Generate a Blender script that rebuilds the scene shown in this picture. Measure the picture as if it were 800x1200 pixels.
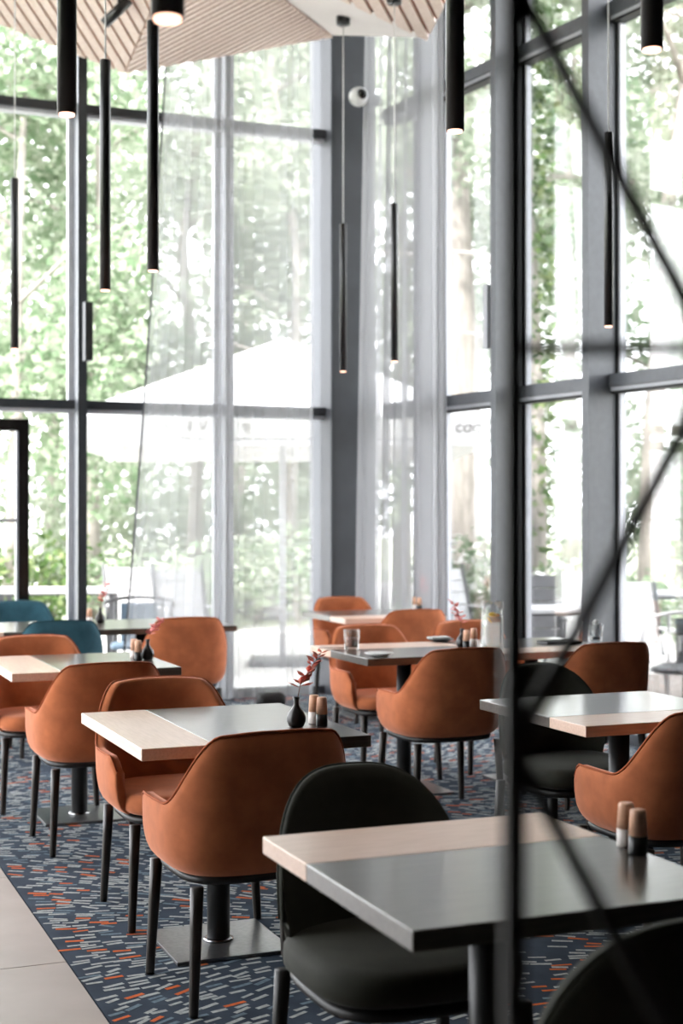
import bpy, bmesh, math, random
from math import sin, cos, pi, radians, sqrt
from mathutils import Vector, Matrix

# ------------------------------------------------------------------ clear
for o in list(bpy.data.objects):
    bpy.data.objects.remove(o)
SC = bpy.context.scene
COL = SC.collection

# ------------------------------------------------------------------ camera, sky, sun, exposure
cam_d = bpy.data.cameras.new('camera')
cam_d.sensor_fit = 'VERTICAL'
cam_d.sensor_width = 24.0
cam_d.sensor_height = 36.0
cam_d.lens = 51.0
cam_d.clip_start = 0.05
cam_d.clip_end = 300
cam_d.dof.use_dof = True
cam_d.dof.focus_distance = 4.7
cam_d.dof.aperture_fstop = 2.9
cam = bpy.data.objects.new('camera', cam_d)
COL.objects.link(cam)
cam.location = (0, 0, 1.455)
cam.rotation_euler = (radians(90.2), 0, 0)
SC.camera = cam

world = bpy.data.worlds.new('sky')
SC.world = world
world.use_nodes = True
wn = world.node_tree.nodes
bg = wn['Background']
bg.inputs['Color'].default_value = (0.95, 0.965, 1.0, 1)
bg.inputs['Strength'].default_value = 3.2

sun_d = bpy.data.lights.new('sun', 'SUN')
sun_d.energy = 6.0
sun_d.angle = radians(3)
sun_d.color = (1.0, 0.96, 0.91)
sun = bpy.data.objects.new('sun', sun_d)
COL.objects.link(sun)
sun.rotation_euler = (radians(42), 0, radians(-25))

vs = SC.view_settings
vs.view_transform = 'Standard'
vs.look = 'None'
vs.exposure = 1.55
vs.gamma = 1.0
vs.use_curve_mapping = False
SC.cycles.max_bounces = 10
SC.cycles.transparent_max_bounces = 24
SC.cycles.use_denoising = True

random.seed(7)
ANG = radians(22)
UX, UY = cos(ANG), sin(ANG)


def G(u, v):
    """room grid (u along the left glass wall, v towards it) to world x, y"""
    return (u * UX - v * UY, u * UY + v * UX)


# ------------------------------------------------------------------ materials
MATS = {}


def lin(c):
    return tuple(c) + (1.0,)


def mat(name, color, rough=0.6, metal=0.0, noise=0.0, scale=30.0, stretch=(1, 1, 1), sheen=0.0,
        coat=0.0, bump=0.0, spec=0.5, color2=None, emit=None, estr=0.0):
    m = bpy.data.materials.new(name)
    m.use_nodes = True
    nt = m.node_tree
    b = nt.nodes['Principled BSDF']
    b.inputs['Base Color'].default_value = lin(color)
    b.inputs['Roughness'].default_value = rough
    b.inputs['Metallic'].default_value = metal
    b.inputs['Specular IOR Level'].default_value = spec
    b.inputs['Sheen Weight'].default_value = sheen
    b.inputs['Sheen Roughness'].default_value = 0.4
    b.inputs['Coat Weight'].default_value = coat
    b.inputs['Coat Roughness'].default_value = 0.15
    if sheen:
        b.inputs['Sheen Tint'].default_value = lin([min(1, c * 1.2 + .25) for c in color])
    if emit:
        b.inputs['Emission Color'].default_value = lin(emit)
        b.inputs['Emission Strength'].default_value = estr
    if noise or bump or color2:
        tc = nt.nodes.new('ShaderNodeTexCoord')
        mp = nt.nodes.new('ShaderNodeMapping')
        mp.inputs['Scale'].default_value = stretch
        nz = nt.nodes.new('ShaderNodeTexNoise')
        nz.inputs['Scale'].default_value = scale
        nz.inputs['Detail'].default_value = 6
        nt.links.new(tc.outputs['Object'], mp.inputs['Vector'])
        nt.links.new(mp.outputs['Vector'], nz.inputs['Vector'])
        if noise or color2:
            mx = nt.nodes.new('ShaderNodeMix')
            mx.data_type = 'RGBA'
            c2 = color2 if color2 else [c * (1 - noise) for c in color]
            mx.inputs['A'].default_value = lin(c2)
            mx.inputs['B'].default_value = lin(color)
            rp = nt.nodes.new('ShaderNodeValToRGB')
            rp.color_ramp.elements[0].position = 0.35
            rp.color_ramp.elements[1].position = 0.65
            nt.links.new(nz.outputs['Fac'], rp.inputs['Fac'])
            nt.links.new(rp.outputs['Color'], mx.inputs['Factor'])
            nt.links.new(mx.outputs['Result'], b.inputs['Base Color'])
        if bump:
            bp = nt.nodes.new('ShaderNodeBump')
            bp.inputs['Strength'].default_value = bump
            bp.inputs['Distance'].default_value = 0.003
            nt.links.new(nz.outputs['Fac'], bp.inputs['Height'])
            nt.links.new(bp.outputs['Normal'], b.inputs['Normal'])
    MATS[name] = m
    return m


mat('orange_velvet', (0.50, 0.155, 0.062), 0.85, noise=0.22, scale=14, sheen=0.9, bump=0.12, spec=0.2)
mat('orange_piping', (0.40, 0.10, 0.035), 0.8, noise=0.2, sheen=0.3, spec=0.2)
mat('teal_velvet', (0.035, 0.105, 0.14), 0.85, noise=0.25, scale=14, sheen=0.45, bump=0.12, spec=0.2)
mat('teal_piping', (0.015, 0.05, 0.07), 0.8, noise=0.2, spec=0.2)
mat('green_velvet', (0.026, 0.027, 0.019), 0.8, noise=0.25, scale=14, sheen=0.25, bump=0.12, spec=0.25)
mat('green_piping', (0.025, 0.027, 0.02), 0.8, noise=0.2, spec=0.2)
mat('black_frame', (0.012, 0.011, 0.011), 0.5, noise=0.2, scale=40)
mat('dark_leg_wood', (0.022, 0.015, 0.012), 0.4, noise=0.35, scale=20, stretch=(6, 6, 1))
mat('light_wood', (0.74, 0.535, 0.425), 0.34, color2=(0.65, 0.45, 0.345), scale=9, stretch=(1.2, 14, 14), coat=0.25)
mat('light_wood_across', (0.74, 0.535, 0.425), 0.34, color2=(0.65, 0.45, 0.345), scale=9, stretch=(14, 1.2, 14), coat=0.25)
mat('dark_top', (0.070, 0.060, 0.049), 0.30, color2=(0.046, 0.038, 0.031), scale=8, stretch=(1.2, 12, 12), coat=0.75)
mat('steel_plate', (0.25, 0.25, 0.25), 0.3, metal=0.9, noise=0.2, scale=60)
mat('black_metal', (0.010, 0.010, 0.011), 0.42, noise=0.2, scale=50)
mat('matt_black', (0.006, 0.006, 0.006), 0.6, noise=0.2, scale=50)
mat('frame_grey', (0.085, 0.092, 0.105), 0.38, noise=0.15, scale=20, spec=0.6)
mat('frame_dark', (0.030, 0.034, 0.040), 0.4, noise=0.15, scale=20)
mat('bead_light', (0.45, 0.46, 0.50), 0.35, noise=0.08, scale=20)
mat('column_plaster', (0.030, 0.034, 0.040), 0.75, noise=0.25, scale=4, bump=0.1)
mat('mullion_lit_steel', (0.20, 0.21, 0.235), 0.4, noise=0.06, scale=3)
mat('flank_lit_tone', (0.085, 0.09, 0.105), 0.5, noise=0.06, scale=3)
mat('door_black', (0.010, 0.009, 0.009), 0.25, noise=0.2, scale=20, spec=0.6)
mat('room_wall', (0.03, 0.028, 0.027), 0.8, noise=0.15, scale=3)
mat('slab', (0.20, 0.20, 0.20), 0.85, noise=0.1, scale=3)
mat('panel_white', (0.80, 0.745, 0.72), 0.7, noise=0.04, scale=4)
mat('slat_wood', (0.80, 0.665, 0.59), 0.55, color2=(0.72, 0.57, 0.49), scale=5, stretch=(8, 8, 8))
mat('slat_gap', (0.30, 0.075, 0.03), 0.8, noise=0.3, scale=8)
mat('carpet_navy', (0.048, 0.064, 0.090), 0.95, color2=(0.034, 0.046, 0.066), scale=7, bump=0.3, spec=0.1)
mat('dash_pale', (0.44, 0.47, 0.47), 0.95, noise=0.3, scale=60, spec=0.1)
mat('dash_blue', (0.16, 0.22, 0.27), 0.95, noise=0.3, scale=60, spec=0.1)
mat('dash_orange', (0.62, 0.15, 0.05), 0.95, noise=0.25, scale=60, spec=0.1)
mat('tile_beige', (0.40, 0.355, 0.325), 0.42, color2=(0.35, 0.305, 0.275), scale=3.5, bump=0.04)
mat('grout', (0.22, 0.19, 0.17), 0.9, noise=0.2)
mat('lamp_black', (0.008, 0.008, 0.009), 0.32, noise=0.1, scale=30, spec=0.6)
mat('cord_white', (0.75, 0.75, 0.75), 0.6, noise=0.05)
mat('lamp_glow', (0.9, 0.5, 0.35), 0.5, emit=(1.0, 0.52, 0.36), estr=1.4, noise=0.02)
mat('camera_white', (0.75, 0.75, 0.75), 0.4, noise=0.05)
mat('lens_black', (0.01, 0.01, 0.012), 0.08, noise=0.05)
mat('vase_black', (0.020, 0.016, 0.015), 0.3, noise=0.4, scale=15)
mat('leaf_red', (0.60, 0.085, 0.06), 0.7, color2=(0.50, 0.16, 0.10), scale=30)
mat('leaf_pink', (0.70, 0.24, 0.22), 0.7, color2=(0.62, 0.16, 0.15), scale=30)
mat('stem_brown', (0.18, 0.07, 0.045), 0.7, noise=0.2)
mat('shaker_wood', (0.78, 0.46, 0.31), 0.5, color2=(0.70, 0.39, 0.25), scale=12, stretch=(1, 1, 8))
mat('shaker_white', (0.72, 0.66, 0.62), 0.4, noise=0.05)
mat('shaker_black', (0.010, 0.010, 0.010), 0.35, noise=0.1)
mat('china', (0.72, 0.73, 0.73), 0.25, noise=0.03)
mat('slate_plate', (0.03, 0.03, 0.032), 0.5, noise=0.2)
mat('cutlery', (0.35, 0.35, 0.36), 0.22, metal=1.0, noise=0.05)
mat('candle', (0.42, 0.14, 0.08), 0.5, noise=0.15)
mat('napkin', (0.62, 0.64, 0.62), 0.8, noise=0.1)
mat('lemon', (0.85, 0.55, 0.10), 0.5, noise=0.15)
mat('orange_slice', (0.80, 0.28, 0.05), 0.5, noise=0.15)
mat('paving', (0.56, 0.55, 0.53), 0.9, color2=(0.48, 0.47, 0.45), scale=1.2)
mat('lawn', (0.27, 0.30, 0.21), 0.95, color2=(0.34, 0.36, 0.27), scale=1.5)
mat('bark', (0.34, 0.31, 0.28), 0.9, color2=(0.22, 0.20, 0.18), scale=6, stretch=(3, 3, 0.6), bump=0.5)
mat('deck_grey', (0.50, 0.50, 0.51), 0.7, noise=0.15, scale=12, stretch=(1, 8, 8))
mat('deck_white', (0.78, 0.77, 0.76), 0.7, noise=0.08, scale=12)
mat('deck_dark', (0.09, 0.09, 0.095), 0.6, noise=0.2, scale=12)
mat('sling_blue', (0.13, 0.19, 0.25), 0.8, noise=0.15, scale=30)
mat('parasol_canvas', (0.82, 0.81, 0.80), 0.9, noise=0.03, scale=3)
mat('parasol_print', (0.78, 0.77, 0.73), 0.9, noise=0.03)
mat('letter_grey', (0.20, 0.18, 0.17), 0.9, noise=0.05)
mat('planter_grey', (0.17, 0.17, 0.175), 0.8, noise=0.2, scale=5)
mat('flower_white', (0.85, 0.84, 0.84), 0.8, noise=0.05)
mat('hoop_black', (0.015, 0.014, 0.014), 0.35, noise=0.1)
mat('hoop_pale', (0.55, 0.53, 0.52), 0.4, noise=0.1)


def glass_mat(name, tint, gloss_rough=0.0, ior=1.45, scale=1.0):
    m = bpy.data.materials.new(name)
    m.use_nodes = True
    nt = m.node_tree
    nt.nodes.clear()
    out = nt.nodes.new('ShaderNodeOutputMaterial')
    tr = nt.nodes.new('ShaderNodeBsdfTransparent')
    tr.inputs['Color'].default_value = lin(tint)
    gl = nt.nodes.new('ShaderNodeBsdfGlossy')
    gl.inputs['Roughness'].default_value = gloss_rough
    fr = nt.nodes.new('ShaderNodeFresnel')
    fr.inputs['IOR'].default_value = ior
    mu = nt.nodes.new('ShaderNodeMath')
    mu.operation = 'MULTIPLY'
    mu.inputs[1].default_value = scale
    mx = nt.nodes.new('ShaderNodeMixShader')
    nt.links.new(fr.outputs['Fac'], mu.inputs[0])
    nt.links.new(mu.outputs[0], mx.inputs['Fac'])
    nt.links.new(tr.outputs[0], mx.inputs[1])
    nt.links.new(gl.outputs[0], mx.inputs[2])
    nt.links.new(mx.outputs[0], out.inputs['Surface'])
    MATS[name] = m


glass_mat('window_glass', (0.985, 0.99, 0.99), scale=0.5)
glass_mat('table_glass', (0.965, 0.975, 0.975), 0.02, 1.45, 0.55)


def cloth_mat(name, color, opacity, weave):
    """sheer cloth: threads scatter light, gaps let it through; fine woven lines vary the cover"""
    m = bpy.data.materials.new(name)
    m.use_nodes = True
    nt = m.node_tree
    nt.nodes.clear()
    out = nt.nodes.new('ShaderNodeOutputMaterial')
    tr = nt.nodes.new('ShaderNodeBsdfTransparent')
    df = nt.nodes.new('ShaderNodeBsdfDiffuse')
    df.inputs['Color'].default_value = lin(color)
    tl = nt.nodes.new('ShaderNodeBsdfTranslucent')
    tl.inputs['Color'].default_value = lin(color)
    m1 = nt.nodes.new('ShaderNodeMixShader')
    m1.inputs['Fac'].default_value = 0.55
    m2 = nt.nodes.new('ShaderNodeMixShader')
    tc = nt.nodes.new('ShaderNodeTexCoord')
    wv = nt.nodes.new('ShaderNodeTexWave')
    wv.bands_direction = 'Z'
    wv.inputs['Scale'].default_value = weave
    wv.inputs['Distortion'].default_value = 1.5
    mr = nt.nodes.new('ShaderNodeMapRange')
    mr.inputs['To Min'].default_value = opacity - 0.05
    mr.inputs['To Max'].default_value = opacity + 0.05
    nt.links.new(tc.outputs['Object'], wv.inputs['Vector'])
    nt.links.new(wv.outputs['Fac'], mr.inputs['Value'])
    nt.links.new(mr.outputs['Result'], m2.inputs['Fac'])
    nt.links.new(df.outputs[0], m1.inputs[1])
    nt.links.new(tl.outputs[0], m1.inputs[2])
    nt.links.new(tr.outputs[0], m2.inputs[1])
    nt.links.new(m1.outputs[0], m2.inputs[2])
    nt.links.new(m2.outputs[0], out.inputs['Surface'])
    MATS[name] = m


cloth_mat('sheer_white', (0.60, 0.60, 0.62), 0.44, 55)
cloth_mat('sheer_grey', (0.40, 0.40, 0.42), 0.56, 55)
cloth_mat('sheer_hem', (0.14, 0.14, 0.15), 0.80, 55)


cloth_mat('water', (0.85, 0.86, 0.85), 0.42, 30)


def leaf_mat(name, c1, c2, c3, transl=0.45):
    m = bpy.data.materials.new(name)
    m.use_nodes = True
    nt = m.node_tree
    nt.nodes.clear()
    out = nt.nodes.new('ShaderNodeOutputMaterial')
    geo = nt.nodes.new('ShaderNodeNewGeometry')
    rp = nt.nodes.new('ShaderNodeValToRGB')
    rp.color_ramp.elements[0].color = lin(c1)
    rp.color_ramp.elements[1].color = lin(c3)
    e = rp.color_ramp.elements.new(0.5)
    e.color = lin(c2)
    nt.links.new(geo.outputs['Random Per Island'], rp.inputs['Fac'])
    df = nt.nodes.new('ShaderNodeBsdfDiffuse')
    tl = nt.nodes.new('ShaderNodeBsdfTranslucent')
    mx = nt.nodes.new('ShaderNodeMixShader')
    mx.inputs['Fac'].default_value = transl
    nt.links.new(rp.outputs['Color'], df.inputs['Color'])
    nt.links.new(rp.outputs['Color'], tl.inputs['Color'])
    nt.links.new(df.outputs[0], mx.inputs[1])
    nt.links.new(tl.outputs[0], mx.inputs[2])
    nt.links.new(mx.outputs[0], out.inputs['Surface'])
    MATS[name] = m


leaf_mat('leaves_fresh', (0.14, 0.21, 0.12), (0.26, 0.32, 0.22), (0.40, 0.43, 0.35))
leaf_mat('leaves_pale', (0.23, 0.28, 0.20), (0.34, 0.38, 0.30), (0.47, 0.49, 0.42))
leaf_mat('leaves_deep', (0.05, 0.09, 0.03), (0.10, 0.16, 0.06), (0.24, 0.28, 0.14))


# ------------------------------------------------------------------ mesh helpers
class MB:
    """collects shapes into one mesh"""

    def __init__(self):
        self.v = []
        self.f = []
        self.mi = []

    def add(self, vs_, fs, mi=0):
        n = len(self.v)
        self.v += [tuple(p) for p in vs_]
        self.f += [tuple(i + n for i in f) for f in fs]
        self.mi += [mi] * len(fs)
        return self

    def box(self, c, s, rz=0.0, mi=0, axes=None):
        hx, hy, hz = s[0] / 2, s[1] / 2, s[2] / 2
        pts = []
        for dx, dy, dz in ((-1, -1, -1), (1, -1, -1), (1, 1, -1), (-1, 1, -1), (-1, -1, 1), (1, -1, 1), (1, 1, 1), (-1, 1, 1)):
            x, y, z = dx * hx, dy * hy, dz * hz
            if axes:
                p = Vector(c) + axes[0] * x + axes[1] * y + axes[2] * z
                pts.append(tuple(p))
            else:
                pts.append((c[0] + x * cos(rz) - y * sin(rz), c[1] + x * sin(rz) + y * cos(rz), c[2] + z))
        return self.add(pts, [(0, 3, 2, 1), (4, 5, 6, 7), (0, 1, 5, 4), (1, 2, 6, 5), (2, 3, 7, 6), (3, 0, 4, 7)], mi)

    def cyl(self, p0, p1, r0, r1=None, n=14, mi=0):
        r1 = r0 if r1 is None else r1
        return self.tube([p0, p1], [r0, r1], n, mi)

    def tube(self, path, radii, n=10, mi=0):
        path = [Vector(p) for p in path]
        if not isinstance(radii, (list, tuple)):
            radii = [radii] * len(path)
        vs_, fs = [], []
        prev = None
        for i, p in enumerate(path):
            d = (path[min(i + 1, len(path) - 1)] - path[max(i - 1, 0)]).normalized()
            if prev is None:
                a = Vector((0, 0, 1)) if abs(d.z) < .9 else Vector((1, 0, 0))
                x = d.cross(a).normalized()
            else:
                x = (prev - d * prev.dot(d)).normalized()
            prev = x
            y = d.cross(x)
            for k in range(n):
                t = 2 * pi * k / n
                vs_.append(p + x * (radii[i] * cos(t)) + y * (radii[i] * sin(t)))
        m = len(path)
        for i in range(m - 1):
            for k in range(n):
                a, b = i * n + k, i * n + (k + 1) % n
                fs.append((a, b, b + n, a + n))
        fs.append(tuple(reversed(range(n))))
        fs.append(tuple((m - 1) * n + k for k in range(n)))
        return self.add(vs_, fs, mi)

    def lathe(self, prof, n=20, c=(0, 0, 0), mi=0, sx=1.0, sy=1.0, power=2.0, cap=True):
        """prof: list of (r, z); superellipse plan when power != 2"""
        vs_, fs = [], []
        for r, z in prof:
            for k in range(n):
                t = 2 * pi * k / n
                ct, st = cos(t), sin(t)
                e = 2.0 / power
                x = math.copysign(abs(ct) ** e, ct)
                y = math.copysign(abs(st) ** e, st)
                vs_.append((c[0] + r * sx * x, c[1] + r * sy * y, c[2] + z))
        m = len(prof)
        for i in range(m - 1):
            for k in range(n):
                a, b = i * n + k, i * n + (k + 1) % n
                fs.append((a, b, b + n, a + n))
        if cap:
            fs.append(tuple(reversed(range(n))))
            fs.append(tuple((m - 1) * n + k for k in range(n)))
        return self.add(vs_, fs, mi)

    def mesh(self, name, mats, smooth=False, bevel=0.0):
        me = bpy.data.meshes.new(name)
        me.from_pydata(self.v, [], self.f)
        mats = mats if isinstance(mats, (list, tuple)) else [mats]
        for mm in mats:
            me.materials.append(MATS[mm])
        if len(mats) > 1:
            me.polygons.foreach_set('material_index', self.mi)
        if smooth:
            me.polygons.foreach_set('use_smooth', [True] * len(me.polygons))
        me.update()
        return me

    def build(self, name, mats, parent=None, smooth=False, loc=None, rz=0.0, auto=None, bevel=0.0, sub=0):
        o = bpy.data.objects.new(name, self.mesh(name, mats, smooth))
        COL.objects.link(o)
        if parent:
            o.parent = parent
        if loc:
            o.location = loc
        o.rotation_euler[2] = rz
        if bevel:
            b = o.modifiers.new('bevel', 'BEVEL')
            b.width = bevel
            b.segments = 2
            b.limit_method = 'ANGLE'
        if sub:
            s = o.modifiers.new('subdivision', 'SUBSURF')
            s.levels = sub
            s.render_levels = sub
        return o


def obj_from(me, name, parent=None, loc=(0, 0, 0), rz=0.0):
    o = bpy.data.objects.new(name, me)
    COL.objects.link(o)
    if parent:
        o.parent = parent
    o.location = loc
    o.rotation_euler[2] = rz
    return o


def empty(name, loc=(0, 0, 0), rz=0.0, parent=None):
    o = bpy.data.objects.new(name, None)
    o.empty_display_size = 0.1
    COL.objects.link(o)
    o.location = loc
    o.rotation_euler[2] = rz
    if parent:
        o.parent = parent
    return o


def tag(o, label=None, cat=None, group=None, kind=None):
    if label:
        o['label'] = label
    if cat:
        o['category'] = cat
    if group:
        o['group'] = group
    if kind:
        o['kind'] = kind
    return o


# ------------------------------------------------------------------ the setting: floor
FLOOR_U = (-4.0, 12.0)
FLOOR_V = (-5.0, 11.45)
CARPET_U0 = 0.95
f = MB().box((*G((FLOOR_U[0] + FLOOR_U[1]) / 2, (FLOOR_V[0] + FLOOR_V[1]) / 2), -0.06), (FLOOR_U[1] - FLOOR_U[0], FLOOR_V[1] - FLOOR_V[0], 0.10), ANG)
floor = f.build('floor', 'grout')
tag(floor, 'restaurant floor, patterned carpet beside pale beige tiles', kind='structure')
# carpet slab, cut to the two glass walls
RW0 = Vector((0.39, 12.06))          # right glass wall: start and direction
RWD = Vector((0.4896, -0.8720))
RWN = Vector((-0.8720, -0.4896))     # inwards
RWL = 12.6
carp = MB()
c_poly = [G(CARPET_U0, FLOOR_V[0]), G(9.5, FLOOR_V[0]), tuple(RW0 + RWD * RWL), tuple(RW0), G(4.45, 11.2), G(CARPET_U0, 11.2)]
n = len(c_poly)
carp.add([(x, y, -0.01) for x, y in c_poly] + [(x, y, 0.0) for x, y in c_poly],
         [tuple(range(n - 1, -1, -1)), tuple(range(n, 2 * n))] + [(i, (i + 1) % n, n + (i + 1) % n, n + i) for i in range(n)])
carpet = carp.build('carpet', 'carpet_navy', floor)
tag(carpet, 'navy carpet with woven dashes')
# woven dashes, laid along a swirling flow
rd = random.Random(3)
dash = MB()
grid = {}
cell = 0.040


def flow(u, v):
    return (-0.40 + 0.45 * sin(u * 1.9 + 0.6 * sin(v * 1.1)) + 0.50 * sin(v * 1.6 + 1.1 + 0.8 * sin(u * 0.9))
            + 0.9 * math.exp(-(((u - 2.9) ** 2 + (v - 2.3) ** 2) / 0.35)))


def density(u, v):
    d = 0.74 + 0.40 * sin(v * 2.6 + 1.3 * sin(u * 1.4)) + 0.22 * sin(u * 3.1 + v * 0.7)
    return d


cnt = 0
for _ in range(120000):
    v = 1.2 + 9.9 * rd.random()
    u = CARPET_U0 + 0.03 + 5.6 * rd.random()
    if rd.random() > density(u, v):
        continue
    a = flow(u, v) + rd.gauss(0, 0.15)
    x, y = G(u, v)
    # stay inside the right glass wall
    if (Vector((x, y)) - RW0).dot(RWN) < 0.1:
        continue
    L = 0.024 + 0.014 * rd.random()
    W = 0.0065 + 0.0025 * rd.random()
    # anisotropic spacing along the dash direction
    key = (int(u / cell), int(v / cell))
    ok = True
    for i in (-2, -1, 0, 1, 2):
        for j in (-2, -1, 0, 1, 2):
            for (u2, v2, a2) in grid.get((key[0] + i, key[1] + j), ()):
                du, dv = u - u2, v - v2
                p = du * cos(a) + dv * sin(a)
                q = -du * sin(a) + dv * cos(a)
                p2 = du * cos(a2) + dv * sin(a2)
                q2 = -du * sin(a2) + dv * cos(a2)
                if (abs(p) < 0.062 and abs(q) < 0.019) or (abs(p2) < 0.062 and abs(q2) < 0.019):
                    ok = False
    if not ok:
        continue
    grid.setdefault(key, []).append((u, v, a))
    ca, sa = cos(a + ANG), sin(a + ANG)
    pts = []
    for dx, dy in ((-L, -W), (L, -W), (L, W), (-L, W)):
        pts.append((x + dx * ca - dy * sa, y + dx * sa + dy * ca, 0.0012))
    r = rd.random()
    dash.add(pts, [(0, 1, 2, 3)], 0 if r < 0.68 else (1 if r < 0.87 else 2))
    cnt += 1
do = dash.build('carpet_dashes', ['dash_pale', 'dash_blue', 'dash_orange'], floor)
tag(do, 'pale grey, blue and orange dashes woven into the carpet', kind='stuff')
# tiles
tb = MB().box((0, 0, -0.005), (0.594, 1.194, 0.012))
tme = tb.mesh('tile', 'tile_beige')
for i in range(4):
    for j in range(-3, 9):
        u = CARPET_U0 - 0.003 - 0.3 - 0.6 * i
        v = 4.74 + 0.6 + 1.2 * (j - 3)
        if v > 10.7:
            continue
        obj_from(tme, 'tile', floor, (*G(u, v), 0.0), ANG)

# ------------------------------------------------------------------ ceiling slab and folded ceiling panels
ROOM_H = 6.0
cs = MB()
cp = [G(FLOOR_U[0], FLOOR_V[0]), G(9.5, FLOOR_V[0]), tuple(RW0 + RWD * (RWL + .3) - RWN * .3), tuple(RW0 - RWN * .35 - RWD * .35), G(4.6, 11.55), G(FLOOR_U[0], 11.55)]
n = len(cp)
cs.add([(x, y, ROOM_H) for x, y in cp] + [(x, y, ROOM_H + .3) for x, y in cp],
       [tuple(range(n - 1, -1, -1)), tuple(range(n, 2 * n))] + [(i, (i + 1) % n, n + (i + 1) % n, n + i) for i in range(n)])
ceiling = cs.build('ceiling', 'slab')
tag(ceiling, 'high ceiling with folded slatted wood panels hung below it', kind='structure')
pV0, pV1, pC1 = Vector((-3.30, 10.20, 5.301)), Vector((-1.63, 10.87, 4.806)), Vector((-0.082, 11.60, 5.317))
pE, pP, pQ = Vector((0.641, 10.90, 5.065)), Vector((-0.96, 9.0, 5.142)), Vector((0.976, 8.30, 5.146))
pZ1, pZ2 = Vector((-3.4, 6.4, 5.2)), Vector((-0.6, 5.4, 5.0))
PANELS = [(pV0, pV1, pP), (pV1, pC1, pP), (pC1, pE, pP), (pE, pQ, pP), (pV0, pP, pZ1), (pP, pQ, pZ2), (pP, pZ2, pZ1)]


def panel_z(x, y):
    for a, b, c in PANELS:
        d = (b.x - a.x) * (c.y - a.y) - (c.x - a.x) * (b.y - a.y)
        s = ((x - a.x) * (c.y - a.y) - (c.x - a.x) * (y - a.y)) / d
        t = ((b.x - a.x) * (y - a.y) - (x - a.x) * (b.y - a.y)) / d
        if s >= 0 and t >= 0 and s + t <= 1:
            return a.z + s * (b.z - a.z) + t * (c.z - a.z)
    return ROOM_H


def down_normal(tri):
    nn = (tri[1] - tri[0]).cross(tri[2] - tri[0]).normalized()
    return nn if nn.z < 0 else -nn


def extrude_poly(mb, poly, d0, d1):
    n = len(poly)
    a = [p + d0 for p in poly]
    b = [p + d1 for p in poly]
    # orient: bottom face (along d1-d0) outwards
    nn = (poly[1] - poly[0]).cross(poly[2] - poly[0])
    if nn.dot(d1 - d0) < 0:
        a.reverse()
        b.reverse()
    mb.add(a + b, [tuple(range(n - 1, -1, -1)), tuple(range(n, 2 * n))] + [(i, (i + 1) % n, n + (i + 1) % n, n + i) for i in range(n)])
    return mb


def clip(poly, o, nrm):
    """keep the side where (p-o).nrm >= 0"""
    out = []
    for i in range(len(poly)):
        a, b = poly[i], poly[(i + 1) % len(poly)]
        da, db = (a - o).dot(nrm), (b - o).dot(nrm)
        if da >= 0:
            out.append(a)
        if (da >= 0) != (db >= 0):
            out.append(a + (b - a) * (da / (da - db)))
    return out


def slat_panel(tri, direction, pitch, fill, label):
    dn = down_normal(tri)
    back = extrude_poly(MB(), list(tri), dn * -0.03, dn * 0.0).build('slatted_panel', 'slat_gap', ceiling)
    tag(back, label)
    d = (direction - dn * direction.dot(dn)).normalized()
    s = dn.cross(d)
    vals = [p.dot(s) for p in tri]
    k = min(vals)
    while k < max(vals):
        o = s * k
        p = clip(list(tri), o, s)
        if len(p) > 2:
            p = clip(p, s * (k + pitch * fill), -s)
        # leave out slivers
        if len(p) > 2:
            ar = sum(((p[i] - p[0]).cross(p[i + 1] - p[0])).length for i in range(1, len(p) - 1)) / 2
            if ar > 0.0008:
                extrude_poly(MB(), p, dn * 0.001, dn * 0.028).build('slat', 'slat_wood', back)
        k += pitch


slat_panel(PANELS[0], Vector((0.203, 0.94, -0.275)), 0.092, 0.74, 'pale wood slatted ceiling panel')
slat_panel(PANELS[1], Vector((0.885, -0.328, 0.331)), 0.074, 0.70, 'pale wood slatted ceiling panel')
slat_panel(PANELS[3], Vector((0.237, 0.971, -0.034)), 0.105, 0.74, 'pale wood slatted ceiling panel')
for k in (2, 4, 5, 6):
    dn = down_normal(PANELS[k])
    po = extrude_poly(MB(), list(PANELS[k]), dn * -0.03, dn * 0.004).build('white_panel', 'panel_white', ceiling)
    tag(po, 'plain white folded ceiling panel')

# ------------------------------------------------------------------ left glass wall
LWV = 11.2
wl = empty('wall_left')
tag(wl, 'tall glazed wall with grey steel mullions on the left', kind='structure')


def lw_box(name, m, u0, u1, v0, v1, z0, z1, parent=wl, bevel=0.0):
    x, y = G((u0 + u1) / 2, (v0 + v1) / 2)
    return MB().box((0, 0, 0), (u1 - u0, v1 - v0, z1 - z0)).build(name, m, parent, loc=(x, y, (z0 + z1) / 2), rz=ANG, bevel=bevel)


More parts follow.
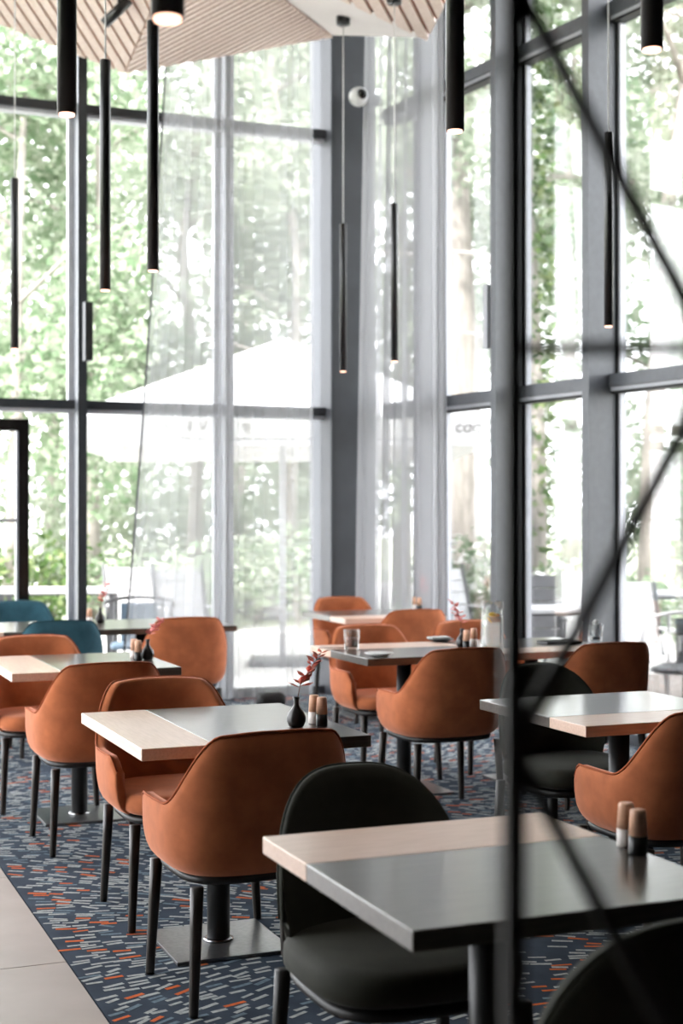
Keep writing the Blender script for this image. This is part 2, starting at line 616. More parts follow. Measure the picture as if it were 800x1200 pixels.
mull_u = [-3.9, -2.65, -1.45, -0.25, 0.90, 2.315, 3.49]
for i, u in enumerate(mull_u):
    # end face dark; light on the flank is put in as a paler colour
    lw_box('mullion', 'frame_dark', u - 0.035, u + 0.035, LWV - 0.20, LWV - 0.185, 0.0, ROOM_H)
    lw_box('mullion', 'mullion_lit_steel', u - 0.035, u + 0.035, LWV - 0.185, LWV + 0.06, 0.0, ROOM_H)
    lw_box('glazing_bead', 'bead_light', u - 0.075, u - 0.035, LWV - 0.02, LWV + 0.03, 0.0, ROOM_H)
edges = mull_u + [4.44]
for a, b in zip(edges[:-1], edges[1:]):
    for z in (2.333, 4.62):
        lw_box('transom', 'frame_dark', a + 0.035, b - 0.036, LWV - 0.09, LWV + 0.05, z - 0.045, z + 0.022)
        lw_box('glazing_bead', 'bead_light', a + 0.035, b - 0.036, LWV - 0.07, LWV + 0.03, z - 0.075, z - 0.046)
    lw_box('sill', 'frame_grey', a + 0.035, b - 0.036, LWV - 0.07, LWV + 0.05, 0.0, 0.07)
    for z0, z1 in ((0.07, 2.258), (2.355, 4.545), (4.642, ROOM_H)):
        if abs(a - 0.90) < .01 and z0 < 1:
            u_a = 1.935
        else:
            u_a = a
        lw_box('pane', 'window_glass', u_a + 0.035, b - 0.075, LWV - 0.006, LWV + 0.006, z0, z1)
# door in the left wall
dr = empty('door_1', (*G(1.435, LWV), 0.0), ANG)
tag(dr, 'black framed glass door in the left glazed wall', kind='structure')
for nm, c, s in (('door_stile', (0.46, -0.02, 1.10), (0.08, 0.09, 2.20)), ('door_stile', (-0.46, -0.02, 1.10), (0.08, 0.09, 2.20)),
                 ('door_rail', (0, -0.02, 2.155), (0.84, 0.09, 0.09)), ('door_rail', (0, -0.02, 0.06), (0.84, 0.09, 0.12))):
    MB().box(c, s).build(nm, 'door_black', dr)
MB().box((0, 0, 1.115), (0.84, 0.012, 1.99)).build('pane', 'window_glass', dr)
for sx in (-1, 1):
    MB().box((sx * 0.412, -0.02, 1.115), (0.016, 0.06, 1.99)).build('glazing_bead', 'bead_light', dr)
MB().tube([(-0.40, -0.075, 1.43), (0.40, -0.075, 1.43)], 0.012).build('push_bar', 'bead_light', dr, True)

# ------------------------------------------------------------------ corner column
K = Vector((-0.084, 11.85))
A1 = Vector((-0.4896, 0.872))
A2 = Vector((0.872, 0.4896))


def vert_prism(name, m, pts, z0, z1, parent=None):
    n = len(pts)
    ar = sum(pts[i][0] * pts[(i + 1) % n][1] - pts[(i + 1) % n][0] * pts[i][1] for i in range(n))
    if ar < 0:
        pts = list(reversed(pts))
    return MB().add([(p[0], p[1], z0) for p in pts] + [(p[0], p[1], z1) for p in pts],
                    [tuple(range(n - 1, -1, -1)), tuple(range(n, 2 * n))] + [(i, (i + 1) % n, n + (i + 1) % n, n + i) for i in range(n)]).build(name, m, parent)


wc = empty('wall_corner')
tag(wc, 'dark plastered corner column with window light painted pale on its flank', kind='structure')
q = K + A1 * 0.012 + A2 * 0.012
vert_prism('column_core', 'column_plaster', [tuple(K + A1 * 0.0 + A2 * 0.012), tuple(K + A2 * 0.42), tuple(K + A2 * 0.42 + A1 * 0.37), tuple(K + A1 * 0.37 + A2 * 0.012)], 0.0, ROOM_H, wc)
vert_prism('flank_lit_face', 'flank_lit_tone', [tuple(K + A1 * 0.003), tuple(K + A2 * 0.0115 + A1 * 0.003), tuple(K + A2 * 0.0115 + A1 * 0.37), tuple(K + A1 * 0.37)], 0.0, ROOM_H, wc)  # thin paler strip: window light on the column's left face, put into the colour

# ------------------------------------------------------------------ right glass wall
wr = empty('wall_right')
tag(wr, 'tall glazed wall with deep grey steel mullions on the right', kind='structure')
RAX = [Vector((RWD.x, RWD.y, 0)), Vector((RWN.x, RWN.y, 0)), Vector((0, 0, 1))]
RROT = math.atan2(RWD.y, RWD.x)


def rw_box(name, m, t0, t1, d0, d1, z0, z1, parent=wr):
    p = RW0 + RWD * ((t0 + t1) / 2) + RWN * ((d0 + d1) / 2)
    # local x along the wall, local y = -RWN (since rotating x by +90 deg)
    return MB().box((0, 0, 0), (t1 - t0, abs(d1 - d0), z1 - z0)).build(name, m, parent, loc=(p.x, p.y, (z0 + z1) / 2), rz=RROT)


t_of = lambda X, Y: (Vector((X, Y)) - RW0).dot(RWD)
tm0 = t_of(1.30, 10.44)
mull_t = [tm0 - 1.03 + 1.03 * i for i in range(0, 4)]
for t in mull_t:
    rw_box('mullion', 'frame_grey', t - 0.035, t + 0.035, -0.05, 0.255, 0.0, ROOM_H)
    rw_box('glazing_bead', 'bead_light', t + 0.036, t + 0.066, -0.03, 0.02, 0.0, ROOM_H)
    rw_box('gasket', 'matt_black', t + 0.036, t + 0.05, 0.021, 0.03, 0.0, ROOM_H)
et = [0.0] + mull_t
for a, b in zip(et[:-1], et[1:]):
    a_ = a + (0.036 if a > 0 else 0.05)
    for z in (2.333, 4.76):
        rw_box('transom', 'frame_grey', a_, b - 0.036, -0.05, 0.09, z - 0.03, z + 0.055)
        rw_box('glazing_bead', 'bead_light', a_, b - 0.036, -0.03, 0.075, z - 0.055, z - 0.031)
        rw_box('gasket', 'matt_black', a_, b - 0.036, -0.02, 0.07, z - 0.070, z - 0.056)
    rw_box('sill', 'frame_grey', a_, b - 0.036, -0.05, 0.09, 0.0, 0.07)
    for z0, z1 in ((0.07, 2.263), (2.388, 4.69), (4.815, ROOM_H)):
        rw_box('pane', 'window_glass', a_ + .03, b - 0.036, -0.006, 0.006, z0, z1)

# solid end of the right wall, out of the picture
rw_box('solid_wall', 'room_wall', mull_t[-1] + .07, RWL, -0.10, 0.10, 0.0, ROOM_H)

# unseen sides of the room
for nm, u0, u1, v0, v1 in (('wall_back', FLOOR_U[0], 9.5, FLOOR_V[0] - .2, FLOOR_V[0]),):
    x, y = G((u0 + u1) / 2, (v0 + v1) / 2)
    w = MB().box((0, 0, 0), (u1 - u0, v1 - v0, ROOM_H)).build(nm, 'room_wall', None, loc=(x, y, ROOM_H / 2), rz=ANG)
    tag(w, 'dark solid wall of the room', kind='structure')
# glazed wall on the left side of the room, beyond the picture edge
ws = empty('wall_side')
tag(ws, 'glazed wall on the far left side of the room', kind='structure')
SU = -3.9
for k in range(6):
    v = 4.2 + 1.4 * k
    lw_box('mullion', 'frame_grey', SU - 0.12, SU + 0.12, v - 0.035, v + 0.035, 0.0, ROOM_H, ws)
    if k < 5:
        for z in (0.035, 2.333, 4.62):
            lw_box('transom', 'frame_grey', SU - 0.06, SU + 0.06, v + 0.036, v + 1.364, z - 0.035, z + 0.035, ws)
        for z0, z1 in ((0.07, 2.298), (2.368, 4.585), (4.655, ROOM_H)):
            lw_box('pane', 'window_glass', SU - 0.006, SU + 0.006, v + 0.036, v + 1.364, z0, z1, ws)
lw_box('solid_wall', 'room_wall', SU - 0.1, SU + 0.1, FLOOR_V[0], 4.164, 0.0, ROOM_H, ws)
p = RW0 + RWD * RWL
x9, y9 = G(9.5, FLOOR_V[0])
w = vert_prism('wall_front', 'room_wall', [(p.x, p.y), (p.x + .3, p.y), (x9 + .3, y9), (x9, y9)], 0, ROOM_H)
tag(w, 'dark solid wall closing the room', kind='structure')

# ------------------------------------------------------------------ wall fittings
sp = empty('wall_speaker', (*G(2.335, LWV - 0.29), 2.64), ANG)
tag(sp, 'slim dark box fixed to the left window mullion', 'wall speaker')
MB().box((0, 0, 0.22), (0.062, 0.10, 0.445)).build('housing', 'frame_dark', sp, bevel=0.004)
MB().box((0, -0.053, 0.22), (0.052, 0.006, 0.43)).build('grille', 'matt_black', sp)
MB().box((0, 0.07, 0.22), (0.03, 0.04, 0.12)).build('bracket', 'black_metal', sp)
pt = RW0 + RWD * (mull_t[1] - 0.085) + RWN * 0.20
sp = empty('wall_speaker', (pt.x, pt.y, 2.66), RROT)
tag(sp, 'slim pale metal box fixed beside the black lattice post on a window column', 'wall speaker')
MB().box((0, 0, 0.23), (0.05, 0.13, 0.46)).build('housing', 'bead_light', sp, bevel=0.004)
MB().box((-0.029, 0, 0.23), (0.008, 0.11, 0.44)).build('grille', 'frame_dark', sp)
MB().box((0.037, 0, 0.06), (0.025, 0.05, 0.12)).build('bracket', 'matt_black', sp)

cc = empty('security_camera', (0.131, 11.86, 4.875))
tag(cc, 'white ball security camera with a dark lens on the corner column', 'camera')
cc.rotation_euler[2] = radians(6)
prof = [(0.002, -0.08)] + [(0.08 * sin(pi * k / 12), -0.08 * cos(pi * k / 12)) for k in range(1, 12)] + [(0.002, 0.08)]
MB().lathe(prof, 20).build('ball', 'camera_white', cc, True, loc=(0, -0.07, 0))
prof = [(0.002, -0.045)] + [(0.045 * sin(pi * k / 10), -0.045 * cos(pi * k / 10)) for k in range(1, 10)] + [(0.002, 0.045)]
MB().lathe(prof, 18).build('lens', 'lens_black', cc, True, loc=(0.020, -0.122, 0.006))
MB().cyl((0.06, -0.05, -0.01), (0.16, -0.02, -0.02), 0.04, 0.05, 16).build('bracket', 'matt_black', cc, True)

fb = empty('floor_box', (*G(3.70, 10.62), 0.0), ANG)
tag(fb, 'small black rounded box on the floor before the sheer curtain', 'floor box')
MB().lathe([(0.10, 0.0), (0.11, 0.02), (0.11, 0.07), (0.09, 0.095), (0.05, 0.10)], 28, sx=1.0, sy=0.7, power=4).build('body', 'matt_black', fb, True)
MB().box((0, -0.02, 0.103), (0.12, 0.06, 0.008)).build('top_plate', 'cutlery', fb)


# ------------------------------------------------------------------ tables
def wood_mat(side):
    return 'light_wood' if side in ('back', 'front') else 'light_wood_across'


def make_table(loc, su, sv, side, frac, label, poles=((0, 0),), th=0.038, rz=ANG):
    t = empty('table', (loc[0], loc[1], 0.0), rz)
    tag(t, label, 'table', 'two-tone restaurant tables')
    z = 0.75 - th / 2
    if side == 'left':
        w = su * frac
        a = ((-su / 2 + w / 2, 0, z), (w - .001, sv, th))
        b = ((w / 2, 0, z), (su - w - .001, sv, th))
    elif side == 'back':
        w = sv * frac
        a = ((0, sv / 2 - w / 2, z), (su, w - .001, th))
        b = ((0, -w / 2, z), (su, sv - w - .001, th))
    else:
        w = sv * frac
        a = ((0, -sv / 2 + w / 2, z), (su, w - .001, th))
        b = ((0, w / 2, z), (su, sv - w - .001, th))
    o = MB().box((0, 0, 0), a[1]).build('wood_strip', wood_mat(side), t, loc=a[0], bevel=0.0025)
    tag(o, 'pale oak strip of the table top')
    o = MB().box((0, 0, 0), b[1]).build('dark_panel', 'dark_top', t, loc=b[0], bevel=0.0025)
    tag(o, 'dark stained panel of the table top')
    for px, py in poles:
        MB().box((px, py, 0.75 - th - 0.006), (0.30, 0.30, 0.010)).build('mounting_plate', 'black_metal', t)
        MB().cyl((px, py, 0.012), (px, py, 0.75 - th - 0.011), 0.039, n=24).build('pole', 'black_metal', t, True)
        bp = MB().box((px, py, 0.0068), (0.40, 0.40, 0.012)).build('base_plate', 'steel_plate', t, bevel=0.002)
        MB().lathe([(0.052, 0.0130), (0.052, 0.019), (0.042, 0.023)], 20, (px, py, 0)).build('collar', 'cutlery', bp, True)
    return t


T = {}
T[1] = ((-.42, 4.96), .76, .88)
T[2] = ((-1.276, 7.07), .79, .85)
T[3] = ((-1.904, 9.40), 2.30, .86)
T[4] = ((.226, 10.6), .78, .86)
T[5] = ((.333, 7.73), .76, .80)
T[6] = ((1.047, 8.02), .76, .80)
T[7] = ((.298, 2.97), .70, .79)
T[8] = ((1.03, 5.39), .76, .775)
make_table(*T[1], 'left', .31, 'two-tone table left of centre holding a black vase with red sprig and two shakers')
make_table(*T[2], 'left', .29, 'two-tone table at the left edge behind the tan-backed orange armchair, pink sprig on it')
make_table(*T[3], 'left', .35, 'long two-tone table at far left by the window with teal chairs', ((-.7, 0), (.62, 0)))
make_table(*T[4], 'front', .33, 'two-tone table in the far corner before the dark column')
make_table(*T[5], 'back', .37, 'two-tone table with wood strip at its back, glass tumbler and saucer on it')
make_table(*T[6], 'front', .33, 'two-tone table with wood strip at its front, behind the lattice post, napkin glass on it')
make_table(*T[7], 'back', .345, 'nearest two-tone table at lower right behind the black lattice')
make_table(*T[8], 'front', .315, 'bare two-tone table at right edge with wood strip towards us')

# ------------------------------------------------------------------ chairs
MESH = {}


def smoothstep(a, b, x):
    t = max(0.0, min(1.0, (x - a) / (b - a)))
    return t * t * (3 - 2 * t)


SHELL_K = [(0.395, 0.80), (0.405, 0.86), (0.425, 0.925), (0.455, 0.97), (0.50, 0.995), (0.56, 1.0), (0.66, 1.0), (0.76, 0.995), (0.85, 0.985)]


def kz(z):
    for (z0, k0), (z1, k1) in zip(SHELL_K[:-1], SHELL_K[1:]):
        if z <= z1:
            return k0 + (k1 - k0) * max(0, (z - z0)) / (z1 - z0)
    return SHELL_K[-1][1]


def shell_point(th, z, off=0.0):
    W, D = 0.292 - off, 0.272 - off
    e = 2 / 3.1
    x = W * math.copysign(abs(sin(th)) ** e, sin(th))
    c = cos(th)
    y = -D * math.copysign(abs(c) ** e, c)
    k = kz(z)
    back = max(0.0, c) ** 0.5
    lean = -0.055 * max(0.0, (z - 0.46) / 0.36) * back
    return (x * k, y * k + lean, z)


def shell_top(th):
    a = abs(th)
    z = 0.822 - 0.215 * smoothstep(radians(26), radians(80), a)
    z -= 0.012 * smoothstep(radians(0), radians(40), a)
    z -= 0.05 * smoothstep(radians(104), radians(116), a)
    return z


def armchair_meshes(col):
    if ('arm', col) in MESH:
        return MESH[('arm', col)]
    vel, pip = col + '_velvet', col + '_piping'
    N = 56
    TH = [radians(-116 + 232 * i / (N - 1)) for i in range(N)]
    sh = MB()
    fr = [0, .03, .08, .16, .28, .42, .58, .74, .88, 1.0]
    rows = None
    vs_, fs = [], []
    rim_pts = []
    for th in TH:
        zt = shell_top(th)
        prof = []
        for q in fr:
            prof.append(shell_point(th, 0.395 + (zt - 0.395) * q))
        a = shell_point(th, zt, 0.006)
        b = shell_point(th, zt, 0.030)
        prof.append((a[0], a[1], zt + 0.009))
        prof.append((b[0], b[1], zt + 0.009))
        for q in reversed(fr[2:]):
            z = 0.43 + (zt - 0.43) * q
            prof.append(shell_point(th, z, 0.036))
        rim_pts.append((a[0] * 1.012, a[1] * 1.012, zt + 0.010))
        rows = len(prof)
        vs_ += prof
    for i in range(N - 1):
        for j in range(rows - 1):
            a = i * rows + j
            fs.append((a, a + rows, a + rows + 1, a + 1))
    fs.append(tuple(range(rows)))
    fs.append(tuple(reversed([(N - 1) * rows + j for j in range(rows)])))
    sh.add(vs_, fs)
    shell = sh.mesh('shell', vel, True)
    bm = bmesh.new()
    bm.from_mesh(shell)
    bmesh.ops.recalc_face_normals(bm, faces=bm.faces)
    bm.to_mesh(shell)
    bm.free()
    piping = MB().tube(rim_pts, 0.0038, 6).mesh('piping', pip, True)
    se = MB().lathe([(0.80, .402), (0.93, .404), (0.985, .415), (1.0, .432), (0.995, .452), (0.955, .468), (0.85, .4755), (0.5, .479), (0.05, .480)],
                    36, (0, 0.030, 0), sx=0.246, sy=0.236, power=3.4)
    seat = se.mesh('seat_cushion', vel, True)
    fm = MB().lathe([(0.80, .368), (0.97, .370), (1.0, .385), (0.97, .3935), (0.8, .3945)], 36, (0, 0.01, 0), sx=0.232, sy=0.225, power=3.6)
    frame = fm.mesh('seat_frame', 'black_frame', True)
    legs = []
    for sx in (-1, 1):
        for sy in (-1, 1):
            lg = MB().lathe([(0.0125, 0.0015), (0.0135, 0.01), (0.0175, 0.25), (0.0195, 0.372)], 14, power=2.6)
            lg.v = [(x + sx * (0.232 - 0.045 * z), y + sy * (0.222 - 0.05 * z) - 0.005, z) for x, y, z in lg.v]
            legs.append(lg.mesh('leg', 'dark_leg_wood', True))
    MESH[('arm', col)] = (shell, piping, seat, frame, legs)
    return MESH[('arm', col)]


def armchair(col, loc, rz, label, group):
    shell, piping, seat, frame, legs = armchair_meshes(col)
    c = empty('armchair', (loc[0], loc[1], 0.0), rz)
    tag(c, label, 'chair', group)
    s = obj_from(shell, 'shell', c)
    obj_from(piping, 'piping', s)
    obj_from(seat, 'seat_cushion', c)
    obj_from(frame, 'seat_frame', c)
    for lg in legs:
        obj_from(lg, 'leg', c)
    return c


def sidechair_meshes(col):
    if ('side', col) in MESH:
        return MESH[('side', col)]
    vel, pip = col + '_velvet', col + '_piping'
    N, R = 33, 14
    W = 0.245

    def pt(x, z, off):
        yb = -0.225 + 0.10 * (abs(x) / W) ** 2.2
        lean = -0.075 * max(0, (z - .44)) / .38
        y = yb + lean + off
        return (x, y, z)

    vs_, fs = [], []
    rim = []
    rows = 0
    for i in range(N):
        s = -1 + 2 * i / (N - 1)
        x = W * sin(s * pi / 2)
        a = min(1.0, abs(x) / W)
        zt = 0.50 + 0.325 * (1 - a ** 3.0) ** (1 / 2.4)
        narrow = 1.0
        prof = []
        for j in range(R):
            z = 0.425 + (zt - 0.425) * j / (R - 1)
            kx = 1 - 0.10 * (1 - smoothstep(.425, .56, z))
            p = pt(x * kx, z, 0)
            prof.append(p)
        p0 = pt(x, zt + .008, .008)
        p1 = pt(x, zt + .008, .030)
        prof += [p0, p1]
        for j in range(R - 1, -1, -1):
            z = 0.425 + (zt - 0.425) * j / (R - 1)
            kx = 1 - 0.10 * (1 - smoothstep(.425, .56, z))
            prof.append(pt(x * kx * .985, z, .038))
        rows = len(prof)
        vs_ += prof
        rim.append(p0)
    for i in range(N - 1):
        for j in range(rows):
            a, b = i * rows + j, i * rows + (j + 1) % rows
            fs.append((a, a + rows, b + rows, b))
    fs.append(tuple(range(rows)))
    fs.append(tuple(reversed([(N - 1) * rows + j for j in range(rows)])))
    back = MB().add(vs_, fs).mesh('backrest', vel, True)
    bm = bmesh.new()
    bm.from_mesh(back)
    bmesh.ops.recalc_face_normals(bm, faces=bm.faces)
    bm.to_mesh(back)
    bm.free()
    piping = MB().tube(rim, 0.004, 6).mesh('piping', pip, True)
    seat = MB().lathe([(0.80, .396), (0.94, .398), (0.99, .410), (1.0, .428), (0.99, .450), (0.95, .466), (0.85, .474), (0.5, .478), (0.05, .479)],
                      36, (0, 0.02, 0), sx=0.255, sy=0.250, power=3.2).mesh('seat_cushion', vel, True)
    frame = MB().lathe([(0.80, .362), (0.97, .364), (1.0, .378), (0.97, .388), (0.8, .389)], 36, (0, 0.015, 0), sx=0.232, sy=0.232, power=3.6).mesh('seat_frame', 'black_frame', True)
    legs = []
    for sx in (-1, 1):
        for sy in (-1, 1):
            lg = MB().lathe([(0.0125, 0.0015), (0.0135, 0.01), (0.0175, 0.25), (0.0195, 0.366)], 14, power=2.6)
            lg.v = [(x + sx * (0.228 - 0.045 * z), y + sy * (0.228 - 0.05 * z) + 0.01, z) for x, y, z in lg.v]
            legs.append(lg.mesh('leg', 'black_frame', True))
    MESH[('side', col)] = (back, piping, seat, frame, legs)
    return MESH[('side', col)]


def sidechair(col, loc, rz, label, group):
    back, piping, seat, frame, legs = sidechair_meshes(col)
    c = empty('side_chair', (loc[0], loc[1], 0.0), rz)
    tag(c, label, 'chair', group)
    b = obj_from(back, 'backrest', c)
    obj_from(piping, 'piping', b)
    obj_from(seat, 'seat_cushion', c)
    obj_from(frame, 'seat_frame', c)
    for lg in legs:
        obj_from(lg, 'leg', c)
    return c


GO, GT, GD = 'orange armchairs', 'teal armchairs', 'dark armless chairs'
armchair('orange', (-.31, 4.52), ANG + radians(2), 'orange armchair with its dark shaded back to us, at the table with shakers', GO)
armchair('orange', (-.60, 5.37), ANG + pi, 'pale lit orange armchair facing us behind the table with the black vase and shakers', GO)
armchair('orange', (-1.11, 6.51), ANG + radians(1), 'orange armchair with its back to us at the left edge table', GO)
armchair('orange', (-1.52, 7.38), ANG + pi, 'orange armchair facing us behind the left edge table', GO)
armchair('orange', (-1.045, 9.33), ANG - radians(4), 'orange armchair with its back to us at the long far left table', GO)
armchair('teal', (-1.795, 9.04), ANG, 'dark teal armchair with its back to us in front of the long far left table', GT)
armchair('teal', (-2.30, 10.52), ANG + pi, 'teal armchair facing us behind the long far left table', GT)
armchair('orange', (.10, 11.06), ANG + pi, 'orange armchair facing us right before the dark corner column', GO)
armchair('orange', (.40, 10.09), ANG, 'orange armchair with its back to us at the far corner table', GO)
armchair('orange', (.25, 8.16), ANG + pi, 'orange armchair facing us behind the glass tumbler', GO)
armchair('orange', (.485, 7.20), ANG, 'large orange armchair with its back to us just left of the lattice post', GO)
armchair('orange', (.86, 8.48), ANG + pi, 'orange armchair facing us, mostly hidden behind the glass jug', GO)
armchair('orange', (1.25, 7.51), ANG, 'orange armchair with its back to us at far right below the white garden chair', GO)
sidechair('green', (.93, 5.90), ANG + pi, 'black armless chair behind the lattice post at the bare right edge table', GD)
armchair('orange', (1.12, 5.0), ANG, 'brown shaded orange armchair cut by the right edge', GO)
sidechair('green', (.13, 3.39), ANG + pi, 'dark green armless chair facing us beside the nearest table', GD)
sidechair('green', (.467, 2.52), ANG, 'black chair back in the lower right corner in front of the nearest table', GD)

# ------------------------------------------------------------------ lattice partition in the foreground
lp = empty('lattice_partition', (0.1187, 1.0, 0.0), radians(3))
tag(lp, 'black steel lattice screen with post and slanting bars close to us', 'room divider')
cellw, nodes, hp = 0.1437, [1.827 - 0.531 * k for k in range(-2, 4)], 0.2655
for i in range(3):
    MB().box((i * 2 * cellw, 0, 1.55), (0.0145, 0.016, 3.10)).build('post', 'matt_black', lp)
for k, z in enumerate(nodes[:-1]):
    for i in range(2):
        x0 = i * 2 * cellw
        zc = z - hp
        for xa, za, xb, zb in ((x0, z, x0 + cellw, zc), (x0, z - 2 * hp, x0 + cellw, zc), (x0 + 2 * cellw, z, x0 + cellw, zc), (x0 + 2 * cellw, z - 2 * hp, x0 + cellw, zc)):
            if min(za, zb) < 0 or max(za, zb) > 3.1:
                continue
            MB().cyl((xa, 0, za), (xb, 0, zb), 0.0063, n=10).build('brace', 'matt_black', lp, True)
        MB().cyl((x0, 0, zc + .010), (x0 + 2 * cellw, 0, zc + .012), 0.0050, n=10).build('crossbar', 'matt_black', lp, True)
for z in (0.012, 3.088):
    MB().box((2 * cellw, 0, z), (4 * cellw + .0135, 0.03, 0.02)).build('rail', 'matt_black', lp)


# ------------------------------------------------------------------ pendant lamps
def pendant(px, d, label, zb=2.54, L=1.10, r=0.026):
    x = (px - 400) / 1700 * d
    y = d
    zt = panel_z(x, y)
    t = empty('pendant_lamp', (x, y, zb))
    tag(t, label, 'pendant lamp', 'black tube pendant lamps')
    MB().lathe([(r * .82, 0.010), (r * .82, 0.0), (r, 0.0), (r, L - .004), (r * .9, L), (0.004, L)], 24).build('tube', 'lamp_black', t, True)
    MB().lathe([(r * .80, -0.005), (r * .80, 0.009)], 24).build('light_disc', 'lamp_glow', t)
    ld = bpy.data.lights.new('lamp_light', 'SPOT')
    ld.energy = 4.0
    ld.color = (1.0, 0.89, 0.82)
    ld.spot_size = radians(70)
    ld.spot_blend = 0.8
    ld.shadow_soft_size = 0.05
    lo = bpy.data.objects.new('lamp_light', ld)
    COL.objects.link(lo)
    lo.parent = t
    lo.location = (0, 0, -0.03)
    MB().cyl((0, 0, L), (0, 0, zt - zb - .03), 0.0042, n=8).build('cord', 'cord_white', t, True)
    MB().lathe([(0.05, zt - zb - 0.06), (0.052, zt - zb - .055), (0.052, zt - zb - 0.001)], 24).build('canopy', 'lamp_black', t, True)
    return t


pendant(78, 3.90, 'thick looking near black tube lamp at upper left')
pendant(17, 9.35, 'thin black tube lamp at the far left edge hanging low')
pendant(123, 6.93, 'black tube lamp between the near left tube and the curtained one')
pendant(179, 6.38, 'black tube lamp hanging in front of the left sheer curtain')
pendant(196, 2.38, 'black tube lamp whose glowing end alone shows at the top edge', zb=2.275, r=0.028)
pendant(402, 10.8, 'black tube lamp with pale cord before the dark corner column')
pendant(462, 10.1, 'thin black tube lamp before the gathered corner curtain')
pendant(533, 4.07, 'black tube lamp left of the lattice post at the top')
pendant(713, 8.24, 'slim black tube lamp before the right window mullion')
pendant(764, 3.36, 'thick looking near black tube lamp at upper right corner')

# ceiling spotlight
sl = empty('ceiling_spotlight', (-1.52, 9.9, panel_z(-1.52, 9.9)))
tag(sl, 'black cylinder spotlight tilted below the slatted ceiling', 'spotlight')
dz = 4.91 - panel_z(-1.52, 9.9)
MB().cyl((0.075, -0.02, dz + 0.075), (-0.105, 0.03, dz - 0.075), 0.036, n=20).build('housing', 'lamp_black', sl, True)
MB().cyl((0.0, 0.0, dz), (0.0, 0.0, -0.03), 0.012, n=10).build('stem', 'lamp_black', sl, True)


# ------------------------------------------------------------------ sheer curtains
def curtain(name, bottom, top, z0, z1, folds, amp, m, label, nz=26, hem=True, seed=1, blend=1.0):
    """bottom/top: ((x,y),(x,y)) ends of the hanging line; folds across the width"""
    r = random.Random(seed)
    ns = folds * 14
    b0, b1 = Vector(bottom[0]), Vector(bottom[1])
    t0, t1 = Vector(top[0]), Vector(top[1])
    nrm = Vector((-(b1 - b0).y, (b1 - b0).x)).normalized()
    phase = [r.uniform(0, 6.28) for _ in range(4)]
    # uneven fold spacing
    steps = [0.4 + r.random() * 1.2 for _ in range(folds)]
    tot = sum(steps)
    cum = [0]
    for s in steps:
        cum.append(cum[-1] + s / tot)
    vs_, fs = [], []
    for j in range(nz + 1):
        h = j / nz
        z = z0 + (z1 - z0) * h
        e = 1 - (1 - h) ** 1.0
        a = b0.lerp(t0, h ** blend)
        b = b1.lerp(t1, h ** blend)
        for i in range(ns + 1):
            s = i / ns
            # fold phase from uneven spacing
            k = 0
            while k < folds - 1 and s > cum[k + 1]:
                k += 1
            ph = k + (s - cum[k]) / (cum[k + 1] - cum[k])
            w = sin(2 * pi * ph) * (0.75 + .25 * sin(ph * 2.1 + phase[0]))
            sway = 0.25 * sin(2 * pi * ph * .37 + phase[1] + h * 1.3)
            # gather: points bunch towards fold tips
            ss = s + 0.55 / folds / 2.6 * sin(4 * pi * ph) * .5
            p = a.lerp(b, ss) + nrm * (amp * (w + sway) * (0.85 + .15 * cos(h * 5 + phase[2])))
            vs_.append((p.x, p.y, z))
    for j in range(nz):
        for i in range(ns):
            q = j * (ns + 1) + i
            fs.append((q, q + 1, q + ns + 2, q + ns + 1))
    c = MB().add(vs_, fs).build('curtain_cloth', m, None, True)
    root = empty(name, (b0.x, b0.y, z0))
    tag(root, label, 'curtain', 'sheer curtains')
    c.parent = root
    c.location = (-b0.x, -b0.y, -z0)
    # stitched vertical hem along the leading edge
    path = [vs_[j * (ns + 1)] for j in range(nz + 1)]
    if hem:
        hm = MB().tube(path, 0.008, 6).build('hem', 'sheer_hem', root, True)
        hm.location = (-b0.x, -b0.y, -z0)
    # head tape
    pts = [vs_[nz * (ns + 1) + i] for i in range(0, ns + 1, 3)]
    ht = MB().tube(pts, 0.012, 6).build('head_tape', 'sheer_white', root, True)
    ht.location = (-b0.x, -b0.y, -z0)
    return root


curtain('sheer_curtain', (G(2.552, 10.86), G(3.46, 10.86)), (G(2.98, 10.86), G(3.46, 10.86)), 0.03, 5.75, 7, 0.035, 'sheer_white',
        'wide white sheer curtain with slanting dark edge hanging in the left window', seed=4, blend=0.8)
curtain('sheer_curtain', (G(3.475, 10.90), G(4.16, 10.90)), (G(3.475, 10.90), G(4.16, 10.90)), 0.03, 5.75, 5, 0.035, 'sheer_white',
        'narrow white sheer curtain beside the window-lit flank of the corner column', hem=False, seed=9)
ca = RW0 + RWD * 0.06 + RWN * 0.30
cb = RW0 + RWD * 1.44 + RWN * 0.37
ca2 = RW0 + RWD * 0.14 + RWN * 0.30
cb2 = RW0 + RWD * 1.40 + RWN * 0.37
curtain('sheer_curtain', (tuple(ca + RWN * .05), tuple(cb)), (tuple(ca2), tuple(cb2)), 0.03, 5.75, 8, 0.060, 'sheer_grey',
        'gathered grey sheer curtain in pleats right of the corner column', hem=False, seed=5)


# ------------------------------------------------------------------ things on the tables
ZT = 0.7505


def on(px, py, z=0.75):
    """table-top point seen at a photo pixel, in metres"""
    d = (1.455 - z) * 1700 / (py - 606)
    return ((px - 400) / 1700 * d, d)


def vase(loc, label):
    t = empty('bud_vase', (loc[0], loc[1], ZT))
    tag(t, label, 'vase', 'black bud vases')
    MB().lathe([(.019, 0), (.026, .004), (.0325, .020), (.0325, .032), (.027, .048), (.0155, .063), (.0098, .074), (.0090, .088), (.012, .098), (.009, .098), (.006, .080), (.003, .06)], 24).build('body', 'vase_black', t, True)
    MB().lathe([(.0095, .0935), (.0128, .0985), (.0095, .1005)], 20, cap=False).build('rim', 'shaker_black', t, True)
    return t


